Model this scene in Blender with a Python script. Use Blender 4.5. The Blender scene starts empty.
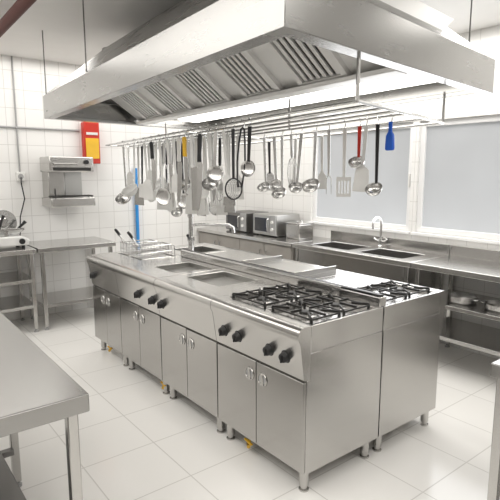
import bpy, bmesh, math, random
from mathutils import Vector, Matrix
random.seed(4)
C = bpy.context.scene.collection
PI = math.pi
# ------------------------------------------------------------------ camera frame
CAMH = 1.70; F = 500.0; TILT = math.atan(78/500); YAW = math.radians(51.7)
FW = Vector((math.cos(YAW), math.sin(YAW))); RT = Vector((math.sin(YAW), -math.cos(YAW)))
def proj_x(p):
    D = p[0]*FW.x+p[1]*FW.y; L = p[0]*RT.x+p[1]*RT.y; dz = p[2]-CAMH
    return 250+F*L/(D*math.cos(TILT)-dz*math.sin(TILT))
# ------------------------------------------------------------------ materials
def newmat(n):
    m = bpy.data.materials.new(n); m.use_nodes = True
    nt = m.node_tree; b = nt.nodes['Principled BSDF']
    return m, nt, b
def plain(n, col, rough=.5, metal=0., emis=None, es=0., var=.06, scale=6.):
    m, nt, b = newmat(n)
    b.inputs['Roughness'].default_value = rough; b.inputs['Metallic'].default_value = metal
    tc = nt.nodes.new('ShaderNodeTexCoord'); no = nt.nodes.new('ShaderNodeTexNoise')
    no.inputs['Scale'].default_value = scale; no.inputs['Detail'].default_value = 3
    nt.links.new(tc.outputs['Object'], no.inputs['Vector'])
    rp = nt.nodes.new('ShaderNodeValToRGB')
    rp.color_ramp.elements[0].color = (*[max(0, c*(1-var)) for c in col], 1)
    rp.color_ramp.elements[1].color = (*[min(1, c*(1+var)) for c in col], 1)
    rp.color_ramp.elements[0].position = .3; rp.color_ramp.elements[1].position = .7
    nt.links.new(no.outputs['Fac'], rp.inputs['Fac']); nt.links.new(rp.outputs['Color'], b.inputs['Base Color'])
    if emis:
        b.inputs['Emission Color'].default_value = (*emis, 1); b.inputs['Emission Strength'].default_value = es
    return m
def steel(n, col, rough, scl=(1, 1, 1), dr=.02, metal=1.):
    m, nt, b = newmat(n)
    b.inputs['Metallic'].default_value = metal
    tc = nt.nodes.new('ShaderNodeTexCoord'); mp = nt.nodes.new('ShaderNodeMapping'); mp.inputs['Scale'].default_value = scl
    no = nt.nodes.new('ShaderNodeTexNoise'); no.inputs['Scale'].default_value = 3; no.inputs['Detail'].default_value = 4
    nt.links.new(tc.outputs['Object'], mp.inputs['Vector']); nt.links.new(mp.outputs['Vector'], no.inputs['Vector'])
    r = nt.nodes.new('ShaderNodeMapRange'); r.inputs['To Min'].default_value = rough-dr; r.inputs['To Max'].default_value = rough+dr
    nt.links.new(no.outputs['Fac'], r.inputs['Value']); nt.links.new(r.outputs['Result'], b.inputs['Roughness'])
    rp = nt.nodes.new('ShaderNodeValToRGB')
    rp.color_ramp.elements[0].color = (*[c*.97 for c in col], 1); rp.color_ramp.elements[1].color = (*[min(1, c*1.03) for c in col], 1)
    nt.links.new(no.outputs['Fac'], rp.inputs['Fac']); nt.links.new(rp.outputs['Color'], b.inputs['Base Color'])
    return m
def tiles(n, plane, w, h, col, col2, mortar, ms, rough):
    m, nt, b = newmat(n)
    tc = nt.nodes.new('ShaderNodeTexCoord'); sp = nt.nodes.new('ShaderNodeSeparateXYZ'); cb = nt.nodes.new('ShaderNodeCombineXYZ')
    nt.links.new(tc.outputs['Object'], sp.inputs[0])
    nt.links.new(sp.outputs[plane[0]], cb.inputs[0]); nt.links.new(sp.outputs[plane[1]], cb.inputs[1])
    br = nt.nodes.new('ShaderNodeTexBrick'); br.offset = 0; br.inputs['Scale'].default_value = 1
    br.inputs['Brick Width'].default_value = w; br.inputs['Row Height'].default_value = h
    br.inputs['Mortar Size'].default_value = ms; br.inputs['Mortar Smooth'].default_value = .2
    br.inputs['Color1'].default_value = (*col, 1); br.inputs['Color2'].default_value = (*col2, 1); br.inputs['Mortar'].default_value = (*mortar, 1)
    nt.links.new(cb.outputs[0], br.inputs['Vector']); nt.links.new(br.outputs['Color'], b.inputs['Base Color'])
    b.inputs['Roughness'].default_value = rough
    bp = nt.nodes.new('ShaderNodeBump'); bp.inputs['Strength'].default_value = .1; bp.inputs['Distance'].default_value = .002; bp.invert = True
    nt.links.new(br.outputs['Fac'], bp.inputs['Height']); nt.links.new(bp.outputs['Normal'], b.inputs['Normal'])
    return m
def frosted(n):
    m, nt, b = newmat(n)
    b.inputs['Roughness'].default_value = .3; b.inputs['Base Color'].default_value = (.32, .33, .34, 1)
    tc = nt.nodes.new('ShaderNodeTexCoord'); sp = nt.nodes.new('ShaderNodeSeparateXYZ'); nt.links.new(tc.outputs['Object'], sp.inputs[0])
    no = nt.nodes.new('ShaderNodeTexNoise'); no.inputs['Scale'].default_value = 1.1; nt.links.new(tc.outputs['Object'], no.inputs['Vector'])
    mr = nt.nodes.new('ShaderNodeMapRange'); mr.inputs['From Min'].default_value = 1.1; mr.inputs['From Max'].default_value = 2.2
    mr.inputs['To Min'].default_value = .34; mr.inputs['To Max'].default_value = .14  # daylight behind the glass put in as emission, fading towards the top
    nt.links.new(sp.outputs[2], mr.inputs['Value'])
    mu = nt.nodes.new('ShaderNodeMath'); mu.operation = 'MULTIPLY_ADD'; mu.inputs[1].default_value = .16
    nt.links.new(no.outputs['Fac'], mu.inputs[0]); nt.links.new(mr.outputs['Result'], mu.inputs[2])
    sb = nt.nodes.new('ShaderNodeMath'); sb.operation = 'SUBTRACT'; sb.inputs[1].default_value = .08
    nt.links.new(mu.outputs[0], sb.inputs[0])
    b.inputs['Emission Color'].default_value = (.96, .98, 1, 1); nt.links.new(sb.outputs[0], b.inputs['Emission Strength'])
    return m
M = {}
M['steel'] = steel('brushed_steel', (.54, .53, .515), .22, (1, 1, 12))
M['steel_door'] = steel('steel_door', (.47, .46, .445), .17, (1, 1, 12))
M['steel_top'] = steel('steel_worktop', (.60, .59, .575), .22, (6, 1, 1))
M['steel_table'] = steel('steel_table_top', (.38, .375, .365), .26, (6, 1, 1))
M['steel_dark'] = steel('steel_dark', (.22, .215, .21), .4)
M['steel_hood'] = steel('steel_hood', (.39, .385, .375), .27, (1, 1, 6))
M['steel_filter'] = steel('filter_steel', (.84, .835, .82), .40, metal=.3)
M['steel_basin'] = steel('steel_basin', (.46, .455, .44), .33)
M['chrome'] = steel('chrome', (.74, .74, .735), .18)
M['utensil'] = steel('utensil_steel', (.66, .655, .645), .26)
M['iron'] = plain('cast_iron', (.026, .025, .024), .45, .2)
M['black'] = plain('black_plastic', (.014, .014, .015), .4)
M['dark'] = plain('dark_gap', (.03, .029, .027), .6)
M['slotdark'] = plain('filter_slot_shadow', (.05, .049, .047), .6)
M['white_p'] = plain('white_plastic', (.78, .775, .755), .35)
M['grey_p'] = plain('grey_plastic', (.35, .35, .35), .45)
M['red'] = plain('red_paint', (.55, .03, .015), .4)
M['yellow'] = plain('yellow_paint', (.85, .5, .03), .4)
M['blue'] = plain('blue_plastic', (.015, .12, .62), .4)
M['bluehose'] = plain('blue_hose', (.03, .28, .70), .45)
M['redpipe'] = plain('red_oxide_pipe', (.085, .014, .008), .65)
M['brass'] = steel('brass', (.7, .45, .10), .3)
M['ceil'] = plain('ceiling_paint', (.82, .81, .79), .7, var=.01)
M['room_dark'] = plain('wall_darkened_for_reflections', (.33, .32, .305), .6, var=.05)  # tone of the unseen walls, darkened so the steel reflects less white
M['frame'] = plain('white_window_frame', (.88, .88, .88), .35, var=.01)
M['pane'] = frosted('frosted_pane_glow')
M['lamp'] = plain('lamp_diffuser', (.95, .95, .95), .4, 0, (1, .97, .91), 4.5)
M['lampdim'] = plain('ceiling_lamp_glass', (.8, .8, .78), .3, 0, (1, .97, .92), .3)
M['glassdark'] = plain('dark_oven_glass', (.03, .03, .035), .12)
M['wood'] = plain('cabinet_laminate', (.32, .30, .275), .4)
M['oil'] = plain('fryer_oil', (.2, .13, .05), .15)
M['floor'] = tiles('floor_tiles', (0, 1), .45, .45, (.88, .867, .84), (.865, .852, .825), (.67, .655, .625), .004, .15)
M['tileback'] = tiles('wall_tiles_back', (0, 2), .2, .2, (.86, .853, .835), (.85, .843, .825), (.64, .63, .61), .0032, .16)
M['tileside'] = tiles('wall_tiles_side', (1, 2), .2, .2, (.86, .853, .835), (.85, .843, .825), (.68, .67, .65), .0032, .16)
# ------------------------------------------------------------------ mesh builder
ORG = {}
class MB:
    def __init__(s): s.bm = bmesh.new()
    def box(s, x0, x1, y0, y1, z0, z1):
        v = [s.bm.verts.new((x, y, z)) for x in (x0, x1) for y in (y0, y1) for z in (z0, z1)]
        for f in ((0, 1, 3, 2), (4, 6, 7, 5), (0, 4, 5, 1), (2, 3, 7, 6), (0, 2, 6, 4), (1, 5, 7, 3)):
            s.bm.faces.new([v[i] for i in f])
        return s
    def obox(s, c, ax, ay, az):   # oriented box: centre and three half axes
        c = Vector(c); v = [s.bm.verts.new(c+i*Vector(ax)+j*Vector(ay)+k*Vector(az)) for i in (-1, 1) for j in (-1, 1) for k in (-1, 1)]
        for f in ((0, 1, 3, 2), (4, 6, 7, 5), (0, 4, 5, 1), (2, 3, 7, 6), (0, 2, 6, 4), (1, 5, 7, 3)):
            s.bm.faces.new([v[i] for i in f])
        return s
    def ring(s, c, a, b, r, seg): return [s.bm.verts.new(c+(a*math.cos(2*PI*i/seg)+b*math.sin(2*PI*i/seg))*r) for i in range(seg)]
    def tube(s, pts, r, seg=8, closed=False, caps=True):
        pts = [Vector(p) for p in pts]; n = len(pts); rr = r if isinstance(r, (list, tuple)) else [r]*n
        prev = None; rings = []
        for i, p in enumerate(pts):
            a = pts[(i-1) % n] if (closed or i > 0) else p; b = pts[(i+1) % n] if (closed or i < n-1) else p
            d = (b-a).normalized()
            if prev is None:
                u = d.orthogonal().normalized()
            else:
                u = prev-d*prev.dot(d)
                u = u.normalized() if u.length > 1e-6 else d.orthogonal().normalized()
            prev = u; rings.append(s.ring(p, u, d.cross(u), rr[i], seg))
        m = n if closed else n-1
        for i in range(m):
            A = rings[i]; B = rings[(i+1) % n]
            for k in range(seg): s.bm.faces.new((A[k], A[(k+1) % seg], B[(k+1) % seg], B[k]))
        if caps and not closed:
            s.bm.faces.new(rings[0][::-1]); s.bm.faces.new(rings[-1])
        return s
    def cyl(s, p0, p1, r0, r1=None, seg=16): return s.tube([p0, p1], [r0, r1 if r1 is not None else r0], seg)
    def lathe(s, prof, c=(0, 0, 0), ax=(0, 0, 1), seg=20):
        c = Vector(c); ax = Vector(ax).normalized(); u = ax.orthogonal().normalized(); w = ax.cross(u); rings = []
        for r, h in prof:
            rings.append([s.bm.verts.new(c+ax*h)] if r < 1e-6 else s.ring(c+ax*h, u, w, r, seg))
        for A, B in zip(rings, rings[1:]):
            for k in range(seg):
                k2 = (k+1) % seg
                if len(A) == 1 and len(B) == 1: break
                if len(A) == 1: s.bm.faces.new((A[0], B[k], B[k2]))
                elif len(B) == 1: s.bm.faces.new((A[k], A[k2], B[0]))
                else: s.bm.faces.new((A[k], A[k2], B[k2], B[k]))
        return s
    def prism(s, pts, f, a, b):    # f maps (u,v,t) to a point; polygon extruded from t=a to t=b
        A = [s.bm.verts.new(f(u, v, a)) for u, v in pts]; B = [s.bm.verts.new(f(u, v, b)) for u, v in pts]; n = len(pts)
        s.bm.faces.new(A[::-1]); s.bm.faces.new(B)
        for i in range(n): s.bm.faces.new((A[i], A[(i+1) % n], B[(i+1) % n], B[i]))
        return s
    def plate(s, f, us, vs, a, b, holes):   # slab with rectangular holes, one clean shell
        us = sorted(set(us+[h[0] for h in holes]+[h[1] for h in holes])); vs = sorted(set(vs+[h[2] for h in holes]+[h[3] for h in holes]))
        V = {}
        def vt(i, j, k):
            if (i, j, k) not in V: V[(i, j, k)] = s.bm.verts.new(f(us[i], vs[j], (a, b)[k]))
            return V[(i, j, k)]
        def solid(i, j):
            if i < 0 or j < 0 or i >= len(us)-1 or j >= len(vs)-1: return False
            cu = (us[i]+us[i+1])/2; cv = (vs[j]+vs[j+1])/2
            return not any(h[0] < cu < h[1] and h[2] < cv < h[3] for h in holes)
        for i in range(len(us)-1):
            for j in range(len(vs)-1):
                if not solid(i, j): continue
                s.bm.faces.new((vt(i, j, 1), vt(i+1, j, 1), vt(i+1, j+1, 1), vt(i, j+1, 1)))
                s.bm.faces.new((vt(i, j, 0), vt(i, j+1, 0), vt(i+1, j+1, 0), vt(i+1, j, 0)))
                for (di, dj, e) in ((-1, 0, ((i, j), (i, j+1))), (1, 0, ((i+1, j), (i+1, j+1))), (0, -1, ((i, j), (i+1, j))), (0, 1, ((i, j+1), (i+1, j+1)))):
                    if not solid(i+di, j+dj):
                        (p, q), (r_, t_) = e
                        s.bm.faces.new((vt(p, q, 0), vt(r_, t_, 0), vt(r_, t_, 1), vt(p, q, 1)))
        return s
    def build(s, name, mat, parent=None, bevel=0., local=False, mir=None, smooth=True):
        if mir is not None:
            for v in s.bm.verts: v.co.x = 2*mir-v.co.x
        bmesh.ops.recalc_face_normals(s.bm, faces=s.bm.faces[:])
        me = bpy.data.meshes.new(name); o = bpy.data.objects.new(name, me); C.objects.link(o)
        if parent is not None:
            o.parent = parent; ORG[o] = ORG[parent]
            if not local: bmesh.ops.translate(s.bm, verts=s.bm.verts[:], vec=-ORG[parent])
        else: ORG[o] = Vector((0, 0, 0))
        s.bm.to_mesh(me); s.bm.free(); me.materials.append(mat if not isinstance(mat, str) else M[mat])
        if smooth:
            for p in me.polygons: p.use_smooth = True
            me.set_sharp_from_angle(angle=math.radians(35))
        if bevel:
            b = o.modifiers.new('bevel', 'BEVEL'); b.width = bevel; b.segments = 2; b.limit_method = 'ANGLE'; b.angle_limit = math.radians(40)
        return o
def tag(o, label, cat, group=None):
    o['label'] = label; o['category'] = cat
    if group: o['group'] = group
    return o
def thing(name, loc, label, cat, group=None, rz=0.):
    o = bpy.data.objects.new(name, None); C.objects.link(o); o.location = loc; o.rotation_euler = (0, 0, rz); o.empty_display_size = .1
    ORG[o] = Vector(loc); return tag(o, label, cat, group)
def struct(o): o['kind'] = 'structure'; return o
FXY = lambda u, v, t: (u, v, t)
FYZ = lambda u, v, t: (t, u, v)
FXZ = lambda u, v, t: (u, t, v)
# ------------------------------------------------------------------ room
RX0, RX1, RY0, RY1, RH = -1.6, 4.5, -1.6, 6.1, 2.95
struct(MB().box(RX0-.2, RX1+.2, RY0-.2, RY1+.2, -.1, 0).build('floor', 'floor'))
struct(MB().box(RX0-.2, RX1+.2, RY0-.2, RY1+.2, RH, RH+.1).build('ceiling', 'ceil'))
struct(MB().box(RX0-.2, RX1+.2, RY1, RY1+.2, 0, RH).build('wall_back', 'tileback'))
struct(MB().box(RX0-.2, RX0, RY0, RY1, 0, RH).build('wall_left', 'room_dark'))
struct(MB().box(RX0-.2, RX1+.2, RY0-.2, RY0, 0, RH).build('wall_front', 'room_dark'))
WIN = [(3.04, 4.46), (1.55, 2.97), (.0, 1.48)]
WZ0, WZ1 = 1.09, 2.2
struct(MB().plate(FYZ, [RY0, RY1], [0, RH], RX1, RX1+.2, [(a, b, WZ0, WZ1) for a, b in WIN]).build('wall_right', 'tileside'))
for i, (a, b) in enumerate(WIN):
    w = struct(MB().plate(FYZ, [a, b], [WZ0, WZ1], RX1+.03, RX1+.09, [(a+.055, b-.055, WZ0+.055, WZ1-.055)]).build('window_%d' % (i+1), 'frame', bevel=.006))
    MB().box(RX1+.055, RX1+.065, a+.05, b-.05, WZ0+.05, WZ1-.05).build('pane', 'pane', w)
    MB().box(RX1+.015, RX1+.03, a+.02, a+.045, 1.55, 1.68).build('window_handle', 'white_p', w, .003)
    MB().box(RX1-.03, RX1+.03, a-.02, b+.02, WZ0-.03, WZ0-.001).build('window_sill', 'frame', w, .004)
# ------------------------------------------------------------------ cooking island
ZT = .934
CX = 2.335
def unit(name, cat, label, y0, y1, front, holes, basin_z, basin_mat, doors=True, knobs=(), valve=None, group=None):
    mir = None if front else CX
    ya, yb = y0+.002, y1-.002
    t = thing(name, ((2.0 if front else 2*CX-2.0), (y0+y1)/2, 0), label, cat, group)
    MB().prism([(1.722, .125), (1.722, .646), (1.7455, .646), (1.7455, .7895), (2.330, .7895), (2.330, .125)], FXZ, ya, yb).build('body', 'steel', t, .003, mir=mir)
    prof = [(1.722, .648), (1.700, .655), (1.672, .845), (1.660, .865), (1.655, .890), (1.660, .914), (1.674, .929), (1.695, ZT), (1.745, ZT), (1.745, .648)]
    cp = MB().prism(prof, FXZ, ya, yb).build('control_panel', 'steel_top', t, mir=mir)
    tp = MB().plate(FXY, [1.7455, 2.330], [ya, yb], .79, ZT, holes).build('top', 'steel_top', t, .003, mir=mir)
    for h in holes:
        m = MB()
        m.plate(FXY, [h[0]-.001, h[1]+.001], [h[2]-.001, h[3]+.001], basin_z, ZT-.004, [(h[0]+.004, h[1]-.004, h[2]+.004, h[3]-.004)])
        m.box(h[0], h[1], h[2], h[3], basin_z-.006, basin_z)
        m.build('basin', basin_mat, t, mir=mir)
    for lx in (1.765, 2.275):
        for ly in (y0+.055, y1-.055):
            lg = MB().lathe([(0, .13), (.026, .13), (.026, .03), (.019, .026), (.019, .012), (.028, .008), (.028, 0), (0, 0)], (lx, ly, 0)).build('leg', 'steel', t, mir=mir)
    if doors:
        ym = (y0+y1)/2
        for a, b, hy in ((y0+.005, ym-.003, ym-.058), (ym+.003, y1-.005, ym+.058)):
            d = MB().box(1.702, 1.7215, a, b, .135, .638).build('door', 'steel_door', t, .003, mir=mir)
            m = MB(); m.lathe([(.037, 0), (.040, .003), (.038, .006), (.034, .006), (.032, .0012), (0, .0012)], (1.7019, hy, .55), (-1, 0, 0), 28)
            m.build('handle', 'steel_top', d, mir=mir)
            m = MB(); m.obox((1.6970, hy, .55), (.004, 0, 0), (0, .010, 0), (0, 0, .033)); m.build('grip', 'steel_top', d, .003, mir=mir)
            for sg in (-1, 1):
                m = MB(); m.prism([(sg*.012+sg*.016*math.sin(q*PI/8), .022*math.cos(q*PI/8)) for q in range(9)], lambda u, v, tt: (1.7019-tt, hy+u, .55+v), .0015, .003); m.build('finger_recess', 'grey_p', d, mir=mir)
    nrm = Vector((-.19, 0, -.028)).normalized()
    for ky in knobs:
        c = Vector((1.690, ky, .752))
        k = MB().lathe([(.036, -.006), (.036, .004), (.032, .006), (.029, .007), (.026, .03), (.023, .034), (0, .034)], c, nrm, 20).build('knob', 'black', t, mir=mir)
        MB().lathe([(.043, -.006), (.043, .002), (.037, .0032), (.0365, -.006)], c, nrm, 24).build('bezel', 'chrome', k, mir=mir)
        MB().obox(c+nrm*.037, nrm*.005, Vector((0, .005, 0)), Vector((0, 0, .022))).build('grip', 'black', k, .002, mir=mir)
    if valve:
        m = MB().tube([(1.80, valve, .127), (1.80, valve, .07), (1.77, valve, .055), (1.735, valve-.05, .055)], .012, 10).build('gas_pipe', 'brass', t)
        m = MB().obox((1.745, valve-.035, .078), (.008, .0, 0), (0, .035, .006), (0, 0, .004)).build('valve_lever', 'yellow', t, .002)
    return t
def burners(t, centres, hy, front):
    mir = None if front else CX
    for bx in (1.900, 2.150):
        for by in centres:
            hx = .113
            z0, z1 = ZT+.008, ZT+.017
            m = MB()
            m.plate(FXY, [bx-hx, bx+hx], [by-hy, by+hy], z0, z1, [(bx-hx+.009, bx+hx-.009, by-hy+.009, by+hy-.009)])
            for k in range(8):
                a = k*PI/4 if k % 2 == 0 else math.atan2(math.copysign(hy, math.sin(k*PI/4)), math.copysign(hx, math.cos(k*PI/4)))
                dx, dy = math.cos(a), math.sin(a)
                sc = min(hx/abs(dx) if abs(dx) > .01 else 9, hy/abs(dy) if abs(dy) > .01 else 9)
                r0, r1 = (.030 if k % 2 == 0 else .088), sc-.006
                c = Vector((bx+dx*(r0+r1)/2, by+dy*(r0+r1)/2, ZT+.019))
                m.obox(c, Vector((dx, dy, 0))*(r1-r0)/2, Vector((-dy, dx, 0))*.0044, Vector((0, 0, .007)))
            for sx in (-1, 1):
                for sy in (-1, 1): m.box(bx+sx*(hx-.008)-.006, bx+sx*(hx-.008)+.006, by+sy*(hy-.008)-.006, by+sy*(hy-.008)+.006, ZT-.024, z0+.002)
            m.build('grate', 'iron', t, .0015, mir=mir)
            b = MB().lathe([(.062, ZT-.024), (.062, ZT-.014), (.048, ZT-.010), (.046, ZT-.002), (0, ZT-.002)], (bx, by, 0)).build('burner', 'utensil', t, mir=mir)
            MB().lathe([(.034, ZT-.002), (.036, ZT+.003), (.030, ZT+.008), (0, ZT+.010)], (bx, by, 0)).build('burner_cap', 'iron', b, mir=mir)
Y = [1.71, 2.49, 3.23, 3.95, 4.57]
W0 = Y[1]-Y[0]
r = unit('gas_range', 'gas range', 'steel four burner gas range at the near island end, four black knobs on its front', Y[0], Y[1], True, [(1.772, 2.278, Y[0]+.03, Y[0]+W0/2-.008), (1.772, 2.278, Y[0]+W0/2+.008, Y[1]-.03)], ZT-.024, 'steel_top', knobs=(1.835, 1.965, 2.245, 2.385), valve=2.26)
burners(r, (Y[0]+W0*.26, Y[0]+W0*.74), W0*.205, True)
unit('bain_marie', 'bain marie', 'steel cabinet unit with sunken basin right beside the front gas range on the island', Y[1], Y[2], True, [(1.88, 2.22, 2.72, 3.14)], .895, 'steel_basin', knobs=(3.165,))
unit('bain_marie', 'bain marie', 'steel cabinet unit with sunken basin between another basin unit and the deep fryer', Y[2], Y[3], True, [(1.88, 2.22, 3.30, 3.66)], .895, 'steel_basin', knobs=(3.31, 3.55), valve=3.33)
fr = unit('deep_fryer', 'deep fryer', 'stainless steel deep fryer with two wells at the far end of the island', Y[3], Y[4], True, [(1.93, 2.29, 4.0, 4.235), (1.93, 2.29, 4.275, 4.51)], .82, 'steel_basin', knobs=(4.48,), valve=4.36)
for a, b in ((4.0, 4.235), (4.275, 4.51)):
    MB().box(1.935, 2.285, a+.005, b-.005, .822, .868).build('oil', 'oil', fr)
YB = 2.12
r = unit('gas_range', 'gas range', 'narrow two burner gas range on the far side of the island behind the front range', Y[0], YB, False, [(1.772, 2.278, Y[0]+.03, YB-.03)], ZT-.024, 'steel_top', doors=False)
burners(r, ((Y[0]+YB)/2,), .155, False)
unit('worktop_cabinet', 'cabinet', 'narrow plain steel worktop unit between the two burner range and the griddle', YB, Y[1], False, [], .9, 'steel', doors=False)
gd = unit('griddle', 'griddle', 'flat griddle with raised steel splash guard behind the front basin unit', Y[1], Y[2], False, [], .9, 'steel', doors=False)
m = MB(); m.box(2.42, 2.43, 2.55, 3.18, ZT-.002, .99); m.box(2.43, 2.86, 2.55, 2.56, ZT-.002, .99); m.box(2.43, 2.86, 3.17, 3.18, ZT-.002, .99)
m.build('splash_guard', 'steel_top', gd, .003)
MB().box(2.433, 2.87, 2.563, 3.167, ZT, ZT+.012).build('griddle_plate', 'steel_basin', gd, .003)
unit('worktop_cabinet', 'cabinet', 'plain steel worktop unit on the far side of the island between griddle and tall tap', Y[2], Y[3], False, [], .9, 'steel', doors=False)
pc = unit('pasta_cooker', 'pasta cooker', 'steel cooker with one deep well and tall swivel tap at far island corner', Y[3], Y[4], False, [(1.84, 2.2, 4.02, 4.4)], .8, 'steel_basin', doors=False)
fa = MB(); fa.lathe([(.04, ZT), (.04, ZT+.012), (.026, ZT+.02), (.026, ZT+.12), (.034, ZT+.125), (.034, ZT+.16), (.022, ZT+.165), (.022, ZT+.34), (.030, ZT+.35), (.030, ZT+.39), (.018, ZT+.405), (0, ZT+.405)], (2.47, 4.03, 0))
fa = fa.build('tap_column', 'chrome', pc)
MB().tube([(2.47, 4.03, ZT+.27), (2.53, 3.95, ZT+.28), (2.64, 3.81, ZT+.28), (2.70, 3.73, ZT+.28), (2.72, 3.70, ZT+.26), (2.725, 3.695, ZT+.21)], .016, 12).build('spout', 'chrome', fa)
MB().tube([(2.47, 4.03, ZT+.145), (2.42, 3.98, ZT+.15), (2.38, 3.94, ZT+.19)], [.012, .01, .013], 10).build('tap_handle', 'black', fa)
# upstand rail between the two rows
ur = thing('divider_rail', (CX, 3.1, ZT), 'long low steel divider with black top strip running between the two rows of units', 'rail')
MB().box(2.306, 2.366, 1.72, 3.95, ZT+.0005, ZT+.055).build('rail', 'steel_top', ur, .004)
MB().box(2.318, 2.354, 1.73, 3.94, ZT+.055, ZT+.068).build('seal_strip', 'black', ur, .003)
MB().tube([(2.292, 2.0, ZT+.064), (2.292, 3.9, ZT+.064)], .009, 10).build('guard_tube', 'chrome', ur)
for y in (2.02, 2.9, 3.88): MB().cyl((2.32, y, ZT+.045), (2.292, y, ZT+.064), .006, seg=8).build('tube_bracket', 'chrome', ur)
# fryer baskets
def basket(y, label, dz=.055):
    t = thing('fryer_basket', (2.11, y, .9), label, 'fryer basket', 'fryer baskets in the deep fryer')
    x0, x1, y0, y1, z0, z1 = 1.96, 2.26, y-.085, y+.085, .872+dz, .985+dz
    m = MB()
    for z in (z0, (z0+z1)/2, z1): m.tube([(x0, y0, z), (x1, y0, z), (x1, y1, z), (x0, y1, z)], .0035 if z < z1 else .005, 6, closed=True)
    for i in range(11):
        x = x0+(x1-x0)*i/10; m.tube([(x, y0, z1), (x, y0, z0), (x, y1, z0), (x, y1, z1)], .0024, 5)
    for i in range(1, 7):
        yy = y0+(y1-y0)*i/7; m.tube([(x0, yy, z1), (x0, yy, z0), (x1, yy, z0), (x1, yy, z1)], .0024, 5)
    for s2 in (-.06, .06): m.tube([(x1, y+s2, z1), (x1+.045, y+s2, z1-.02), (x1+.05, y+s2, ZT-.001)], .004, 6)
    m.build('wire_cage', 'chrome', t)
    h = MB(); h.tube([(x0, y-.03, z1), (x0-.02, y-.012, z1+.04), (x0-.045, y-.008, z1+.08)], .005, 8); h.tube([(x0, y+.03, z1), (x0-.02, y+.012, z1+.04), (x0-.045, y+.008, z1+.08)], .005, 8)
    h.build('handle', 'chrome', t)
    MB().tube([(x0-.04, y, z1+.072), (x0-.065, y, z1+.11), (x0-.085, y, z1+.135)], [.012, .014, .012], 10).build('grip', 'black', t)
basket(4.118, 'wire fryer basket with black grip in the well nearer the basin units')
basket(4.392, 'wire fryer basket with black grip in the outermost fryer well')
# ------------------------------------------------------------------ exhaust hood
HA = Vector((1.2, 1.33)); HB = Vector((1.45, 4.9)); HC = Vector((3.2, 1.6))
def hp(u, v, z):
    p = HA+(HC-HA)*u+(HB-HA)*v; return (p.x, p.y, z)
ZL, ZU, ZR = 2.185, 2.385, 2.80
hood = thing('exhaust_hood', (2.3, 3.2, ZL), 'large stainless steel exhaust hood hanging over the cooking island', 'exhaust hood')
m = MB(); bm = m.bm
def loop(du, dv, z): return [bm.verts.new(hp(u, v, z)) for u, v in ((du, dv), (1-du, dv), (1-du, 1-dv), (du, 1-dv))]
L0 = loop(0, 0, ZL); L1 = loop(0, 0, ZU); L2 = loop(.24, .14, ZR)
I0 = loop(.04, .023, ZL); I0b = loop(.04, .023, ZL+.03); I1 = loop(.012, .007, ZL+.032); I1b = loop(.012, .007, ZU-.01); I2 = loop(.25, .148, ZR-.02)
seq = [I2, I1b, I1, I0b, I0, L0, L1, L2]
for A, B in zip(seq, seq[1:]):
    for k in range(4): bm.faces.new((A[k], A[(k+1) % 4], B[(k+1) % 4], B[k]))
bm.faces.new(L2); bm.faces.new(I2[::-1])
m.build('hood_shell', 'steel_hood', hood, .003)
m = MB(); V0 = [(.5, 2.21), (.79, 2.56), (.21, 2.56)]
m.prism(V0, lambda u, v, t: hp(u, t, v), .03, .97); m.build('filter_bank', 'steel_filter', hood)
m = MB(); m.prism([(.47, 2.190), (.53, 2.190), (.54, 2.212), (.46, 2.212)], lambda u, v, t: hp(u, t, v), .03, .97); m.build('drip_channel', 'steel_filter', hood, .003)
EV = Vector((*(HB-HA).normalized(), 0))
for side in (-1, 1):
    for i in range(5):
        vc = .175+.166*i
        b0 = Vector(hp(.5+side*.016, vc, 2.21+.0195)); b1 = Vector(hp(.5+side*.265, vc, 2.21+.320))
        es = (b1-b0).normalized(); n = EV.cross(es).normalized()
        if n.z > 0: n = -n
        Ls = (b1-b0).length; W = .202; fw = .020
        fl = MB()
        c = (b0+b1)/2+n*.014
        for sg in (-1, 1):
            fl.obox(c+EV*sg*(W-fw), EV*fw, es*Ls/2, n*.016)
            fl.obox(c+es*sg*(Ls/2-fw), EV*(W-2*fw), es*fw, n*.016)
        fl = fl.build('grease_filter', 'steel_filter', hood)
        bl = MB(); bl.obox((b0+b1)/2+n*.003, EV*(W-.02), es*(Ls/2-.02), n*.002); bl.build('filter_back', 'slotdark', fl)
        sl = MB(); N = 6
        for k in range(N):
            q = -1+2*(k+.5)/N
            sl.obox(c+EV*q*(W-2*fw), EV*.0140, es*(Ls/2-2*fw), n*.005)
        sl.build('baffle_slats', 'steel_filter', fl)
m = MB(); m.prism([(.64, 2.33), (.985, 2.33), (.985, 2.34), (.64, 2.34)], lambda u, v, t: hp(u, t, v), .012, .985); m.build('soffit', 'white_p', hood)
for v0, v1 in ((.025, .335), (.337, .647), (.649, .96)):
    m = MB(); m.prism([(.70, 2.329), (.90, 2.329), (.89, 2.285), (.71, 2.285)], lambda u, v, t: hp(u, t, v), v0, v1); lp = m.build('hood_lamp', 'white_p', hood, .003)
    m = MB(); m.prism([(.715, 2.2845), (.885, 2.2845), (.86, 2.258), (.74, 2.258)], lambda u, v, t: hp(u, t, v), v0+.002, v1-.002); m.build('diffuser', 'lamp', lp, .006)
for (u, v) in ((.01, .985), (.01, .64), (.99, .64), (.99, .985), (.01, .05), (.99, .05)):
    p = hp(u, v, ZU-.01); MB().cyl(p, (p[0], p[1], RH-.001), .005, seg=8).build('suspension_cable', 'steel_dark', hood)
m = MB(); m.prism([(.38, .38), (.62, .38), (.62, .62), (.38, .62)], lambda u, v, t: hp(u, v, t), ZR-.002, RH-.001); m.build('exhaust_duct', 'steel_hood', hood)
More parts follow.
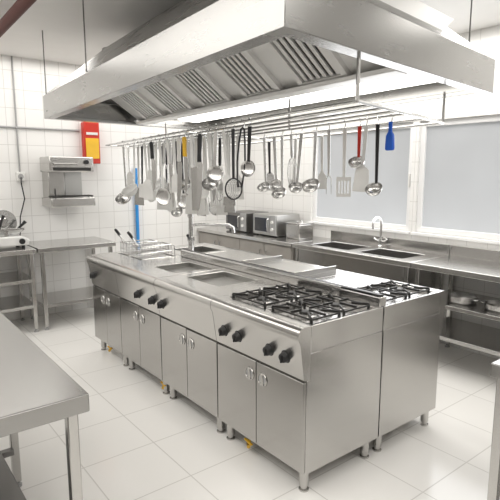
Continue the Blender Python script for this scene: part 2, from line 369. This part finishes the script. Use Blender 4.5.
# ------------------------------------------------------------------ utensil rack
RP = Vector((1.73, 1.45)); RQ = Vector((2.89, 1.745)); RD = Vector((.07, .9975))*3.28
def rail(k, s):
    p = RP+(RQ-RP)*k+RD*s; return Vector((p.x, p.y, 2.0-.045*s))
rack = thing('utensil_rack', (2.3, 3.0, 2.0), 'chrome rail rack hanging from the hood and carrying the kitchen utensils', 'utensil rack')
for k in (0, .125, .25, .375, .5, .75, 1):
    MB().tube([rail(k, 0), rail(k, .5), rail(k, 1)], .0075, 10).build('rail', 'chrome', rack)
for s in (0, .5, 1):
    MB().tube([rail(0, s), rail(.5, s), rail(1, s)], .0085, 10).build('cross_bar', 'chrome', rack)
for k, s, z in ((0, 0, 2.184), (1, 0, 2.184), (.5, .3, 2.189), (.5, .9, 2.189)):
    p = rail(k, s); MB().tube([p, (p.x, p.y, z)], .0085, 10).build('hanger', 'chrome', rack)
def rail_at(px, k):
    a, b = 0., 1.
    for _ in range(40):
        c = (a+b)/2
        if proj_x(rail(k, c)) > px: a = c
        else: b = c
    return rail(k, (a+b)/2)
def utensil(name, px, k, kind, L, label, hm='utensil', bm_='utensil', jit=0., size=1.):
    L *= 1.08 if k > .4 else 1.18
    size *= 1.0 if k > .4 else 1.12
    p = rail_at(px, k)
    t = thing(name, p, label, name.replace('_', ' '), 'kitchen utensils hanging on the rack', rz=-PI/2+math.radians(jit+22))
    t.rotation_euler.x = random.uniform(-.05, .05); t.rotation_euler.y = random.uniform(-.07, .07)
    hk = MB(); hk.tube([(0, 0, -.04), (0, .011, -.022), (0, .0125, -.004), (0, .009, .009), (0, 0, .0115), (0, -.009, .009), (0, -.0125, -.004)], .003, 6)
    def strap(z0, z1, w0=.009, w1=.0125, th=.0028, mt=hm):
        m = MB(); m.prism([(-w0, z0), (w0, z0), (w1, z1), (-w1, z1)], FXZ, -th, th); return m.build('handle', mt, t, .0012, local=True)
    if kind in ('ladle', 'bigladle'):
        R_ = (.048 if kind == 'ladle' else .066)*size
        strap(-(L-R_*1.0), -.035, .008, .0115)
        ax = Vector((0, -.62, .78)); pr = []
        for i in range(9):
            a = i/8*PI/2; pr.append((R_*math.sin(a), -R_*.85*math.cos(a)))
        pr += [(R_*1.03, .002), (R_*.96, .002)]
        for i in range(7, -1, -1):
            a = i/8*PI/2; pr.append((R_*.95*math.sin(a), -R_*.80*math.cos(a)))
        m = MB(); m.lathe(pr, (0, -R_*.78, -L+R_*.5), ax, 24); m.build('bowl', bm_, t, local=True)
    elif kind == 'skimmer':
        R_ = .062*size
        strap(-(L-2*R_+.01), -.035)
        m = MB(); ax = Vector((0, -1, .12))
        m.lathe([(0, -.012), (R_*.55, -.009), (R_*.9, 0), (R_, .005), (R_*.97, .008), (R_*.87, .003), (R_*.5, -.005), (0, -.008)], (0, 0, -L+R_), ax, 28); m.build('disc', bm_, t, local=True)
    elif kind == 'turner':
        hb = .14*size; wb = .048*size
        strap(-(L-hb), -.035, .008, .0125)
        m = MB(); m.prism([(-.010, -L+hb+.012), (.010, -L+hb+.012), (wb*.8, -L+hb-.015), (wb, -L), (-wb, -L), (-wb*.8, -L+hb-.015)], FXZ, -.0013, .0013); m.build('blade', bm_, t, local=True)
    elif kind == 'slotted':
        hb = .12*size; wb = .045*size
        strap(-(L-hb), -.035, .008, .0125)
        m = MB(); m.plate(FXZ, [-wb, wb], [-L, -L+hb], -.0013, .0013, [(-wb*.7+i*wb*.4, -wb*.7+i*wb*.4+wb*.2, -L+.02, -L+hb-.025) for i in range(4)]); m.build('blade', bm_, t, local=True)
    elif kind == 'knife':
        lb = L*.62
        m = MB(); m.prism([(-.012, -L+lb), (.013, -L+lb), (.026, -L+lb-.02), (.025, -L+lb*.45), (.008, -L+.03), (-.010, -L), (-.012, -L+.1)], FXZ, -.0011, .0011); m.build('blade', bm_, t, local=True)
        m = MB(); m.prism([(-.014, -L+lb-.005), (.015, -L+lb-.005), (.012, -L+lb+.05), (.016, -.05), (.009, -.035), (-.011, -.035), (-.016, -.05), (-.013, -L+lb+.06)], FXZ, -.009, .009); m.build('handle', hm, t, .003, local=True)
    elif kind == 'cleaver':
        lb = L*.55
        m = MB(); m.prism([(-.02, -L+lb), (.03, -L+lb), (.042, -L+lb-.012), (.042, -L+.012), (.03, -L), (-.02, -L)], FXZ, -.0014, .0014); m.build('blade', bm_, t, local=True)
        m = MB(); m.prism([(-.016, -L+lb-.005), (.012, -L+lb-.005), (.013, -.045), (.008, -.035), (-.012, -.035), (-.017, -.045)], FXZ, -.009, .009); m.build('handle', hm, t, .003, local=True)
    elif kind == 'strainer':
        R_ = .055*size
        strap(-(L-2*R_), -.035, .007, .010, .005)
        m = MB(); m.tube([(R_*math.cos(a), 0, -L+R_+R_*math.sin(a)) for a in [i*2*PI/28 for i in range(28)]], .0045, 8, closed=True); m.build('rim', hm, t, local=True)
        m = MB()
        for i in range(-4, 5):
            q = i/5*R_; hh = math.sqrt(R_*R_-q*q)
            for sw in (0, 1):
                pts = []
                for j in range(7):
                    e = -hh+2*hh*j/6; d = .6*math.sqrt(max(0, R_*R_-q*q-e*e))
                    pts.append((q, d, -L+R_+e) if sw == 0 else (e, d, -L+R_+q))
                m.tube(pts, .0016, 4)
        m.build('wire_mesh_bowl', 'utensil', t, local=True)
    elif kind == 'tongs':
        for sg in (-1, 1):
            m = MB(); m.tube([(0, 0, -.035), (sg*.012, 0, -.045), (sg*.022, 0, -.12), (sg*.03, 0, -L*.6), (sg*.022, 0, -L+.05), (sg*.012, 0, -L)], [.004, .0055, .0055, .0055, .005, .008], 8); m.build('arm', hm, t, local=True)
    elif kind == 'whisk':
        m = MB(); m.tube([(0, 0, -.035), (0, 0, -.06), (0, 0, -L*.42), (0, 0, -L*.48)], [.007, .011, .012, .007], 10); m.build('handle', hm, t, local=True)
        m = MB()
        for q in range(5):
            a = q*PI/5; c_, s_ = math.cos(a), math.sin(a); z0 = -L*.46; pts = []
            for i in range(13):
                ang = i/12*2*PI
                pts.append((c_*.036*math.sin(ang), s_*.036*math.sin(ang), z0-(L*.54)*(1-math.cos(ang))/2))
            m.tube(pts, .0018, 5)
        m.build('wire_loops', bm_, t, local=True)
    elif kind == 'fork':
        strap(-(L-.12), -.035, .007, .011)
        m = MB(); m.tube([(-.016, 0, -L), (-.016, 0, -L+.10), (0, 0, -L+.125), (.016, 0, -L+.10), (.016, 0, -L)], [.0015, .0035, .0045, .0035, .0015], 8); m.build('tines', bm_, t, local=True)
    elif kind == 'scoop':
        strap(-L*.5, -.03, .010, .009, .006)
        m = MB(); m.prism([(-.010, -L*.45), (.010, -L*.45), (.022, -L*.56), (.026, -L*.95), (.020, -L), (-.020, -L), (-.026, -L*.95), (-.022, -L*.56)], FXZ, -.012, .012); m.build('scoop_head', bm_, t, .006, local=True)
    hk.build('hook', 'chrome', t, local=True)
    return t
U = utensil; W_ = 'white_p'; B_ = 'black'
# left-hand cluster, front and second rails
U('ladle', 123, 0, 'bigladle', .44, 'large steel ladle, leftmost utensil on the rack', jit=8)
U('turner', 128, .125, 'turner', .36, 'steel turner between the leftmost large ladle and the big white ladle', jit=-6)
U('ladle', 134, 0, 'bigladle', .38, 'big white ladle near the left end of the rack', W_, W_, jit=-8)
U('turner', 138, .125, 'turner', .48, 'long white handled steel turner between the big white ladle and the white turner', W_, jit=8)
U('turner', 144, 0, 'turner', .42, 'broad white turner right of the big white ladle', W_, W_)
U('turner', 148, .125, 'turner', .34, 'short white turner between the broad white turner and a black handled knife', W_, W_, jit=12, size=.9)
U('knife', 151, 0, 'knife', .36, 'leftmost of the black handled knives, right of the broad white turner', B_, jit=15)
U('skimmer', 154, .25, 'skimmer', .46, 'white round skimmer behind the leftmost black handled knife', W_, W_, jit=-4)
U('ladle', 156, .125, 'ladle', .34, 'small white ladle between the leftmost black handled knife and round steel skimmer', W_, W_, jit=4)
U('skimmer', 159, 0, 'skimmer', .45, 'round steel skimmer hanging left of the white handled knives', W_, jit=5)
U('turner', 162, .25, 'turner', .40, 'white turner with black handle behind the round steel skimmer', B_, W_, jit=4)
U('whisk', 164, .125, 'whisk', .36, 'small wire whisk left of the long white handled knife', W_)
U('knife', 167, 0, 'knife', .47, 'long white handled knife next to the round steel skimmer', W_, jit=-10)
U('turner', 170, .25, 'turner', .51, 'long white turner behind the long white handled knife', W_, W_, jit=10)
U('turner', 173, 0, 'turner', .36, 'narrow white turner between two white handled knives', W_, W_, size=.8, jit=10)
U('serving_fork', 175, .125, 'fork', .46, 'steel serving fork among the white handled knives', B_, jit=4)
U('knife', 179, 0, 'knife', .44, 'white handled knife directly left of the yellow handled knife', W_, jit=10)
U('skimmer', 181, .25, 'skimmer', .49, 'steel skimmer with black handle behind the yellow handled knife', B_, jit=0)
U('knife', 184, 0, 'knife', .37, 'knife with yellow handle, the only yellow one on the rack', 'yellow', jit=-5)
U('ladle', 187, .125, 'ladle', .33, 'small steel ladle between the yellow handled knife and the broad cleaver', W_, jit=0)
U('turner', 189, .25, 'turner', .52, 'white turner showing below the yellow handled knife', W_, W_, jit=12)
U('cleaver', 192, 0, 'cleaver', .46, 'broad white handled cleaver with rectangular blade', W_, jit=-5)
U('turner', 196, .125, 'turner', .36, 'short white turner between the broad cleaver and the long black handled knife', W_, W_, jit=5, size=.9)
U('turner', 197, .25, 'turner', .52, 'broad white turner behind the broad cleaver', W_, W_, jit=0)
U('knife', 200, 0, 'knife', .47, 'long black handled knife directly right of the broad cleaver', B_, jit=12)
U('skimmer', 204, .125, 'skimmer', .40, 'small white skimmer right of the long black handled knife', W_, W_, jit=-5, size=.8)
U('serving_fork', 205, .25, 'fork', .49, 'serving fork with white handle above the tall island tap', W_, jit=5)
U('ladle', 208, 0, 'ladle', .32, 'short steel ladle hanging above the tall island tap', W_, jit=20)
U('knife', 211, .125, 'knife', .42, 'slim white handled knife between the two short utensils above the tall tap', W_, jit=6)
U('turner', 213, .25, 'slotted', .46, 'slotted white turner between the two short utensils above the tall tap', W_, W_, jit=-6)
U('skimmer', 216, 0, 'skimmer', .30, 'short round skimmer right of the short steel ladle', jit=12, size=.8)
U('whisk', 220, .25, 'whisk', .42, 'whisk with black handle behind the short round skimmer', B_)
U('turner', 223, 0, 'turner', .37, 'small white turner left of the black rimmed strainer', W_, W_, jit=-10, size=.8)
U('ladle', 227, .125, 'ladle', .34, 'short white ladle left of the black rimmed strainer', W_, W_, jit=4)
U('turner', 229, .25, 'turner', .44, 'long steel turner directly left of the black rimmed strainer', W_, jit=0)
U('strainer', 233, 0, 'strainer', .38, 'wire strainer with black rim and black handle', B_, jit=-5)
U('turner', 238, .25, 'turner', .40, 'white turner between the black rimmed strainer and the black tongs', W_, W_, jit=0)
U('tongs', 243, 0, 'tongs', .32, 'pair of black tongs beside the black rimmed strainer', B_, jit=-10)
U('skimmer', 250, 0, 'skimmer', .27, 'small black handled skimmer right of the black tongs', B_, jit=0, size=.7)
# left-hand cluster, rear rails
RL = ' of the rear row in the left-hand cluster'
U('turner', 142, .125, 'turner', .42, 'narrow black handled turner left of the broad white turner', B_, W_, jit=-4, size=.8)
U('turner', 160, .375, 'turner', .53, 'black handled white turner, leftmost'+RL, B_, W_, jit=4)
U('turner', 166, .375, 'turner', .44, 'black handled steel turner, second from the left'+RL, B_, jit=0)
U('skimmer', 173, .375, 'skimmer', .54, 'white skimmer, third from the left'+RL, W_, W_, jit=-5)
U('ladle', 180, .375, 'ladle', .55, 'steel ladle, fourth from the left'+RL, jit=5)
U('turner', 187, .375, 'turner', .44, 'black handled white turner, fifth from the left'+RL, B_, W_, jit=8)
U('knife', 195, .375, 'knife', .55, 'long knife, sixth from the left'+RL, W_, jit=-4)
U('turner', 205, .375, 'turner', .54, 'steel turner, seventh from the left'+RL, B_, jit=-6)
U('skimmer', 212, .375, 'skimmer', .53, 'steel skimmer, eighth from the left'+RL, W_, jit=4)
U('turner', 220, .375, 'turner', .52, 'white turner, ninth from the left'+RL, W_, W_, jit=0)
U('turner', 227, .375, 'turner', .50, 'steel turner, rightmost'+RL, jit=5, size=.9)
# right-hand cluster
U('ladle', 264, .5, 'ladle', .38, 'steel ladle, first of the right-hand cluster of utensils', jit=0)
U('turner', 269, .75, 'turner', .40, 'steel turner behind the first ladles of the right-hand cluster', B_, jit=5)
U('skimmer', 274, .5, 'skimmer', .40, 'round steel skimmer left of the deep ladle in the right-hand cluster', jit=10, size=.8)
U('ladle', 282, .5, 'bigladle', .42, 'deep steel ladle left of the wire balloon whisk', jit=-10, size=.8)
U('whisk', 291, .5, 'whisk', .38, 'wire balloon whisk with steel handle in the right-hand cluster')
U('skimmer', 296, .75, 'skimmer', .40, 'white skimmer directly behind the wire balloon whisk', W_, W_, jit=-8, size=.8)
U('ladle', 302, .5, 'ladle', .38, 'steel ladle directly right of the wire balloon whisk', jit=12)
U('ladle', 316, .5, 'bigladle', .37, 'wide steel ladle left of the steel serving fork', jit=-6, size=.9)
U('turner', 322, .75, 'turner', .38, 'white turner between the wide ladle and the steel serving fork', W_, W_, jit=0, size=.8)
U('serving_fork', 329, .5, 'fork', .40, 'two pronged steel serving fork in the right-hand cluster')
U('turner', 345, .5, 'slotted', .41, 'slotted turner with white handle left of the red handled ladle', W_, W_, jit=8)
U('ladle', 360, .5, 'ladle', .24, 'short ladle with red handle, the only red one on the rack', 'red', jit=0)
U('turner', 367, .5, 'turner', .38, 'broad white turner directly right of the red handled ladle', W_, W_, jit=6)
U('ladle', 378, .5, 'ladle', .38, 'ladle with black handle directly left of the blue scoop', B_, jit=-6)
U('scoop', 391, .5, 'scoop', .17, 'small blue plastic scoop at the near end of the rack', 'blue', 'blue', jit=-20)
# ------------------------------------------------------------------ tables
def table(name, label, x0, x1, y0, y1, zt, shelves, legs, holes=(), upstand=None, group=None, edge=.05, cat='table', top='steel_top'):
    t = thing(name, ((x0+x1)/2, (y0+y1)/2, 0), label, cat, group)
    MB().plate(FXY, [x0, x1], [y0, y1], zt-edge, zt, list(holes)).build('tabletop', top, t, .005)
    for lx, ly in legs:
        lg = MB().box(lx-.02, lx+.02, ly-.02, ly+.02, .03, zt-edge+.001).build('leg', 'steel', t, .004)
        MB().lathe([(0, .031), (.014, .031), (.014, .015), (.024, .01), (.024, 0), (0, 0)], (lx, ly, 0)).build('foot', 'grey_p', lg)
    xs = [l[0] for l in legs]; ys = [l[1] for l in legs]
    for z in shelves:
        MB().box(min(xs)-.018, max(xs)+.018, min(ys)-.018, max(ys)+.018, z-.035, z).build('shelf', 'steel', t, .004)
    if upstand == 'x': MB().box(x1-.015, x1, y0, y1, zt-.001, zt+.10).build('upstand', 'steel', t, .003)
    return t
TZ = .904
lt = table('steel_table', 'stainless steel work table in the left foreground', -.35, .605, 1.71, 3.62, TZ, [], [(.555, 1.77), (.555, 2.76), (.555, 3.56), (-.3, 1.77), (-.3, 2.76), (-.3, 3.56)], top='steel_table', edge=.07)
MB().box(-.32, .48, 1.80, 2.74, .21, .25).build('shelf', 'steel_dark', lt, .004)
for y in (1.80, 2.70): MB().box(.47, .54, y, y+.04, .215, .245).build('shelf_bracket', 'steel_dark', lt, .003)
table('steel_table', 'stainless steel table at the right edge of the foreground, only its corner in view', 2.045, 2.9, -.3, .95, TZ, [.25], [(2.085, .91), (2.86, .91), (2.085, -.26), (2.86, -.26)], top='steel_table', edge=.06)
table('wall_table', 'steel wall table carrying the slicer, with two undershelves', .1, 1.45, 5.45, 6.095, TZ, [.30, .58], [(.15, 5.5), (1.41, 5.5), (.15, 6.04), (1.41, 6.04)])
table('wall_table', 'smaller steel wall table below the wall mounted grill, one low shelf', 1.47, 2.33, 5.45, 6.095, TZ, [.28], [(1.52, 5.5), (2.28, 5.5), (1.52, 6.04), (2.28, 6.04)])
table('shelf_table', 'long steel table with two undershelves below the windows, right of the sinks', 3.84, 4.495, .6, 2.55, TZ, [.30, .58], [(3.885, .66), (3.885, 2.50), (4.45, .66), (4.45, 2.50), (3.885, 1.6), (4.45, 1.6)], upstand='x')
h1 = (3.95, 4.33, 2.72, 3.25); h2 = (3.95, 4.33, 3.38, 3.91)
sk = table('sink_unit', 'stainless steel double sink with gooseneck tap below the window', 3.84, 4.495, 2.56, 4.10, TZ, [], [(3.885, 2.61), (3.885, 4.05), (4.45, 2.61), (4.45, 4.05)], holes=[h1, h2], upstand='x', cat='sink')
MB().box(3.865, 3.878, 2.64, 4.02, .53, TZ-.049).build('front_panel', 'steel', sk, .003)
MB().box(3.905, 4.43, 2.60, 2.613, .53, TZ-.049).build('side_panel', 'steel', sk, .003)
for h in (h1, h2):
    m = MB(); m.plate(FXY, [h[0]-.001, h[1]+.001], [h[2]-.001, h[3]+.001], .6, TZ-.004, [(h[0]+.004, h[1]-.004, h[2]+.004, h[3]-.004)]); m.box(h[0], h[1], h[2], h[3], .59, .6); m.build('basin', 'steel_top', sk)
fb = MB(); fb.lathe([(.03, TZ), (.03, TZ+.01), (.02, TZ+.02), (.02, TZ+.09), (0, TZ+.09)], (4.41, 3.315, 0)); fb = fb.build('tap', 'chrome', sk)
pts = [(4.41, 3.315, TZ+.08), (4.41, 3.315, TZ+.25)]+[(4.41-.07+.07*math.cos(a), 3.315, TZ+.25+.07*math.sin(a)) for a in [i*PI/8 for i in range(1, 9)]]+[(4.27, 3.315, TZ+.20)]
MB().tube(pts, .012, 10).build('gooseneck_spout', 'chrome', fb)
for sg in (-1, 1): MB().tube([(4.41, 3.315+sg*.018, TZ+.06), (4.41, 3.315+sg*.06, TZ+.07), (4.40, 3.315+sg*.085, TZ+.09)], .009, 8).build('tap_handle', 'chrome', fb)
cc = thing('base_cabinet', (4.17, 5.1, 0), 'grey base cabinet with four doors under the microwaves in the far corner', 'cabinet')
MB().box(3.875, 4.495, 4.115, 6.095, .08, TZ-.042).build('body', 'wood', cc, .003)
MB().box(3.92, 4.49, 4.13, 6.09, 0, .081).build('plinth', 'dark', cc)
for i in range(4):
    a = 4.12+i*.49
    d = MB().box(3.858, 3.8745, a+.006, a+.484, .10, TZ-.06).build('door', 'wood', cc, .003)
    hy = a+(.43 if i % 2 == 0 else .06); MB().tube([(3.858, hy, .62), (3.835, hy, .62), (3.835, hy, .76), (3.858, hy, .76)], .006, 8).build('handle', 'chrome', d)
tag(MB().box(3.835, 4.495, 4.105, 6.095, TZ-.04, TZ).build('worktop', 'steel_top', bevel=.004), 'steel worktop under the two microwaves in the far corner', 'worktop')
def microwave(y, label, mat, hh, w):
    t = thing('microwave_oven', (4.2, y, TZ), label, 'microwave', 'microwave ovens in the corner')
    z0 = TZ+.012; m = MB()
    MB().box(4.03, 4.42, y-w/2, y+w/2, z0, z0+hh).build('body', mat, t, .008)
    d = MB().box(4.012, 4.0295, y-w/2+.12, y+w/2-.004, z0+.006, z0+hh-.006).build('door', mat, t, .004)
    MB().box(4.009, 4.0125, y-w/2+.16, y+w/2-.04, z0+.045, z0+hh-.045).build('door_window', 'glassdark', d)
    MB().tube([(4.012, y-w/2+.135, z0+.05), (3.99, y-w/2+.135, z0+.06), (3.99, y-w/2+.135, z0+hh-.06), (4.012, y-w/2+.135, z0+hh-.05)], .006, 8).build('door_handle', 'chrome', d)
    cp = MB().box(4.014, 4.0295, y-w/2+.004, y-w/2+.115, z0+.006, z0+hh-.006).build('control_panel', 'grey_p', t, .003)
    for z in (.08, .17): MB().lathe([(.02, 0), (.018, .018), (0, .018)], (4.014, y-w/2+.06, z0+z), (-1, 0, 0), 16).build('knob', 'white_p', cp)
    for sx in (4.06, 4.39):
        for sy in (-1, 1): MB().cyl((sx, y+sy*(w/2-.04), TZ), (sx, y+sy*(w/2-.04), z0+.001), .014, seg=10).build('foot', 'black', t)
microwave(4.80, 'grey steel microwave oven on the corner worktop, the nearer of two', 'steel_basin', .26, .44)
microwave(5.40, 'dark microwave oven standing deepest in the corner', 'steel_dark', .25, .44)
ct = thing('food_container', (4.2, 4.36, TZ), 'plain lidded steel box on the corner worktop beside the nearer microwave', 'container')
MB().box(4.10, 4.34, 4.25, 4.49, TZ, TZ+.18).build('body', 'steel', ct, .012)
li = MB().box(4.095, 4.345, 4.245, 4.495, TZ+.1805, TZ+.195).build('lid', 'steel_top', ct, .004)
MB().tube([(4.22, 4.33, TZ+.194), (4.22, 4.335, TZ+.215), (4.22, 4.405, TZ+.215), (4.22, 4.41, TZ+.194)], .006, 8).build('handle', 'chrome', li)
def pan(x, y, z, R_, h, label, name='cooking_pot', handles=True, cat='pot'):
    t = thing(name, (x, y, z), label, cat, 'pans on the undershelf')
    MB().lathe([(0, 0), (R_*.9, 0), (R_, .012), (R_*1.02, h), (R_*.98, h), (R_*.96, .015), (0, .008)], (x, y, z), seg=28).build('body', 'utensil', t)
    if handles:
        for sg in (-1, 1): MB().tube([(x-.035, y+sg*R_, z+h*.75), (x-.03, y+sg*(R_+.03), z+h*.78), (x+.03, y+sg*(R_+.03), z+h*.78), (x+.035, y+sg*R_, z+h*.75)], .005, 8).build('handle', 'chrome', t)
pan(4.08, 2.18, .5805, .12, .06, 'shallow steel pot on the upper undershelf nearest the sinks')
pan(4.10, 1.85, .5805, .13, .05, 'wide low steel pan on the upper undershelf, middle of three')
pan(4.08, 1.45, .5805, .12, .06, 'steel pot on the upper undershelf nearest the right edge')
# ------------------------------------------------------------------ back wall equipment
sg_ = thing('salamander_grill', (1.95, 6.09, 1.36), 'wall mounted steel grill with lifting head above the smaller wall table', 'grill')
MB().box(1.71, 2.21, 5.70, 6.06, 1.70, 1.87).build('head', 'steel_top', sg_, .014)
MB().box(1.75, 2.17, 5.693, 5.7005, 1.715, 1.75).build('heater_strip', 'dark', sg_)
MB().box(1.74, 1.92, 5.86, 6.1, 1.34, 1.76).build('column', 'steel', sg_, .008)
MB().box(1.96, 2.16, 5.98, 6.1, 1.42, 1.72).build('back_panel', 'steel_basin', sg_, .004)
MB().box(1.71, 2.21, 5.70, 6.06, 1.31, 1.41).build('base_tray', 'steel_top', sg_, .010)
m = MB()
for i in range(12): m.cyl((1.74+i*.04, 5.72, 1.432), (1.74+i*.04, 5.855, 1.432), .005, seg=6)
m.tube([(1.73, 5.72, 1.428), (2.19, 5.72, 1.428), (2.19, 5.855, 1.428), (1.73, 5.855, 1.428)], .007, 6, closed=True)
for x in (1.74, 2.18):
    for y in (5.73, 5.845): m.cyl((x, y, 1.409), (x, y, 1.428), .005, seg=6)
m.build('grid', 'iron', sg_)
MB().tube([(1.76, 5.70, 1.42), (1.74, 5.65, 1.47), (1.74, 5.64, 1.52)], .008, 8).build('lever', 'black', sg_)
MB().tube([(1.76, 5.70, 1.80), (1.76, 5.655, 1.79), (2.0, 5.655, 1.79), (2.0, 5.70, 1.80)], .009, 8).build('handle', 'chrome', sg_)
MB().lathe([(.026, 0), (.023, .028), (0, .028)], (2.12, 5.70, 1.81), (0, -1, 0)).build('knob', 'black', sg_)
rb = thing('fire_blanket_box', (2.32, 6.09, 1.8), 'red and yellow box mounted on the tiled wall left of the utensils', 'wall box')
MB().box(2.225, 2.415, 6.0, 6.1, 1.80, 2.29).build('case', 'red', rb, .01)
MB().box(2.24, 2.40, 5.994, 6.0005, 1.86, 2.10).build('front_panel', 'yellow', rb, .003)
MB().box(2.25, 2.39, 5.994, 6.0005, 2.14, 2.17).build('label_strip', 'white_p', rb)
# slicer
SX = 1.20
sl = thing('meat_slicer', (SX, 5.75, TZ), 'pale grey meat slicer with round blade standing on the wall table at the left edge', 'slicer')
m = MB(); m.prism([(SX-.2, TZ+.03), (SX+.22, TZ+.03), (SX+.23, TZ+.09), (SX+.15, TZ+.13), (SX-.15, TZ+.13), (SX-.21, TZ+.08)], FXZ, 5.58, 5.92); m.build('base', 'white_p', sl, .014)
for x in (SX-.15, SX+.17):
    for y in (5.63, 5.87): MB().cyl((x, y, TZ), (x, y, TZ+.032), .018, seg=12).build('foot', 'black', sl)
m = MB(); m.prism([(SX-.12, TZ+.12), (SX+.19, TZ+.12), (SX+.18, TZ+.26), (SX+.10, TZ+.35), (SX-.06, TZ+.33)], FXZ, 5.78, 5.91); m.build('motor_housing', 'white_p', sl, .025)
MB().lathe([(0, .022), (.05, .022), (.06, .012), (.138, .004), (.14, 0), (0, 0)], (SX+.02, 5.779, TZ+.26), (0, -1, 0), 36).build('blade', 'chrome', sl)
MB().obox((SX+.02, 5.67, TZ+.185), (.17, 0, 0), (0, .06, -.02), (.0, .004, .009)).build('carriage', 'steel_top', sl, .004)
MB().obox((SX+.02, 5.66, TZ+.14), (.02, 0, 0), (0, .02, 0), (.0, 0, .045)).build('carriage_arm', 'steel_top', sl, .004)
MB().tube([(SX+.12, 5.66, TZ+.19), (SX+.18, 5.63, TZ+.25), (SX+.205, 5.62, TZ+.28)], [.010, .014, .02], 10).build('handle', 'black', sl)
MB().tube([(SX-.05, 5.66, TZ+.19), (SX-.02, 5.63, TZ+.31), (SX, 5.62, TZ+.35)], [.010, .012, .02], 10).build('pusher_handle', 'black', sl)
MB().lathe([(.03, 0), (.028, .02), (0, .022)], (SX+.15, 5.58, TZ+.075), (0, -1, 0)).build('dial', 'black', sl)
tag(MB().tube([(.99, RY0+.02, 2.80), (.99, 3, 2.80), (1.06, 6.098, 2.80)], .04, 14).build('ceiling_pipe', 'redpipe'), 'red brown pipe running under the ceiling at the upper left', 'pipe')
tag(MB().tube([(-1.5, 6.088, 2.19), (2.2, 6.088, 2.19)], .011, 8).build('conduit', 'grey_p'), 'grey horizontal conduit on the tiled wall leading to the red and yellow box', 'conduit')
tag(MB().tube([(1.5, 6.09, 2.948), (1.5, 6.09, 1.70)], .009, 8).build('conduit', 'grey_p'), 'thin grey vertical conduit dropping from the ceiling to the wall socket', 'conduit')
so = thing('wall_socket', (1.5, 6.09, 1.66), 'white wall socket left of the wall mounted grill', 'socket')
MB().box(1.455, 1.545, 6.055, 6.1, 1.60, 1.70).build('case', 'white_p', so, .006)
MB().lathe([(.03, 0), (.027, .004), (0, .004)], (1.5, 6.055, 1.65), (0, -1, 0)).build('cover', 'grey_p', so)
tag(MB().tube([(1.5, 6.05, 1.64), (1.49, 6.02, 1.58), (1.52, 6.04, 1.4), (1.46, 6.04, 1.2), (1.44, 6.0, 1.05), (1.42, 5.98, TZ+.007)], .007, 8).build('power_cord', 'black'), 'black power cord from the wall socket down to the wall table', 'cord')
bh = thing('water_pipe', (2.9, 6.08, .5), 'bright blue water pipe on the back wall behind the utensils', 'pipe')
MB().tube([(2.9, 6.06, .4), (2.9, 6.06, 1.75)], .022, 12).build('pipe', 'bluehose', bh)
for z in (.7, 1.60): MB().box(2.865, 2.935, 6.05, 6.1, z, z+.03).build('clamp', 'grey_p', bh)
cl = thing('ceiling_light', (2.3, 5.12, RH), 'round ceiling light beyond the hood at the upper left', 'ceiling light')
MB().lathe([(0, 0), (.16, 0), (.16, -.02), (.15, -.03), (0, -.03)], (2.3, 5.12, RH-.0005), seg=28).build('base', 'grey_p', cl)
MB().lathe([(.145, -.03), (.13, -.06), (.08, -.08), (0, -.085)], (2.3, 5.12, RH), seg=28).build('glass', 'lampdim', cl)
# ------------------------------------------------------------------ light
def area(loc, sx, sy, power, col=(1, .975, .935), rot=(0, 0, 0)):  # unseen area lights added to brighten the room, no fixtures behind them
    d = bpy.data.lights.new('added_area_light', 'AREA'); d.shape = 'RECTANGLE'; d.size = sx; d.size_y = sy; d.energy = power; d.color = col
    o = bpy.data.objects.new('added_area_light', d); C.objects.link(o); o.location = loc; o.rotation_euler = rot
area((-.45, 2.6, 2.93), 2.0, 6.0, 104)
area((1.9, -.5, 2.93), 2.4, 1.6, 46)
area((3.9, 3.0, 2.93), .7, 4.4, 54)
area((2.0, 5.55, 2.93), 3.0, .7, 23)
area((4.46, 3.0, 1.65), 1.0, 2.6, 25, (.97, .98, 1), (0, math.radians(90), 0))  # added light just inside the windows, standing in for daylight
w = bpy.data.worlds.new('world'); bpy.context.scene.world = w; w.use_nodes = True
w.node_tree.nodes['Background'].inputs[0].default_value = (.9, .95, 1, 1); w.node_tree.nodes['Background'].inputs[1].default_value = 1.0
bpy.context.scene.view_settings.view_transform = 'Standard'
# ------------------------------------------------------------------ camera
cd = bpy.data.cameras.new('camera'); cd.sensor_width = 36; cd.lens = 36*F/500; cd.clip_start = .05
co = bpy.data.objects.new('camera', cd); C.objects.link(co); co.location = (0, 0, CAMH)
co.rotation_euler = (PI/2-TILT, 0, YAW-PI/2)
bpy.context.scene.camera = co
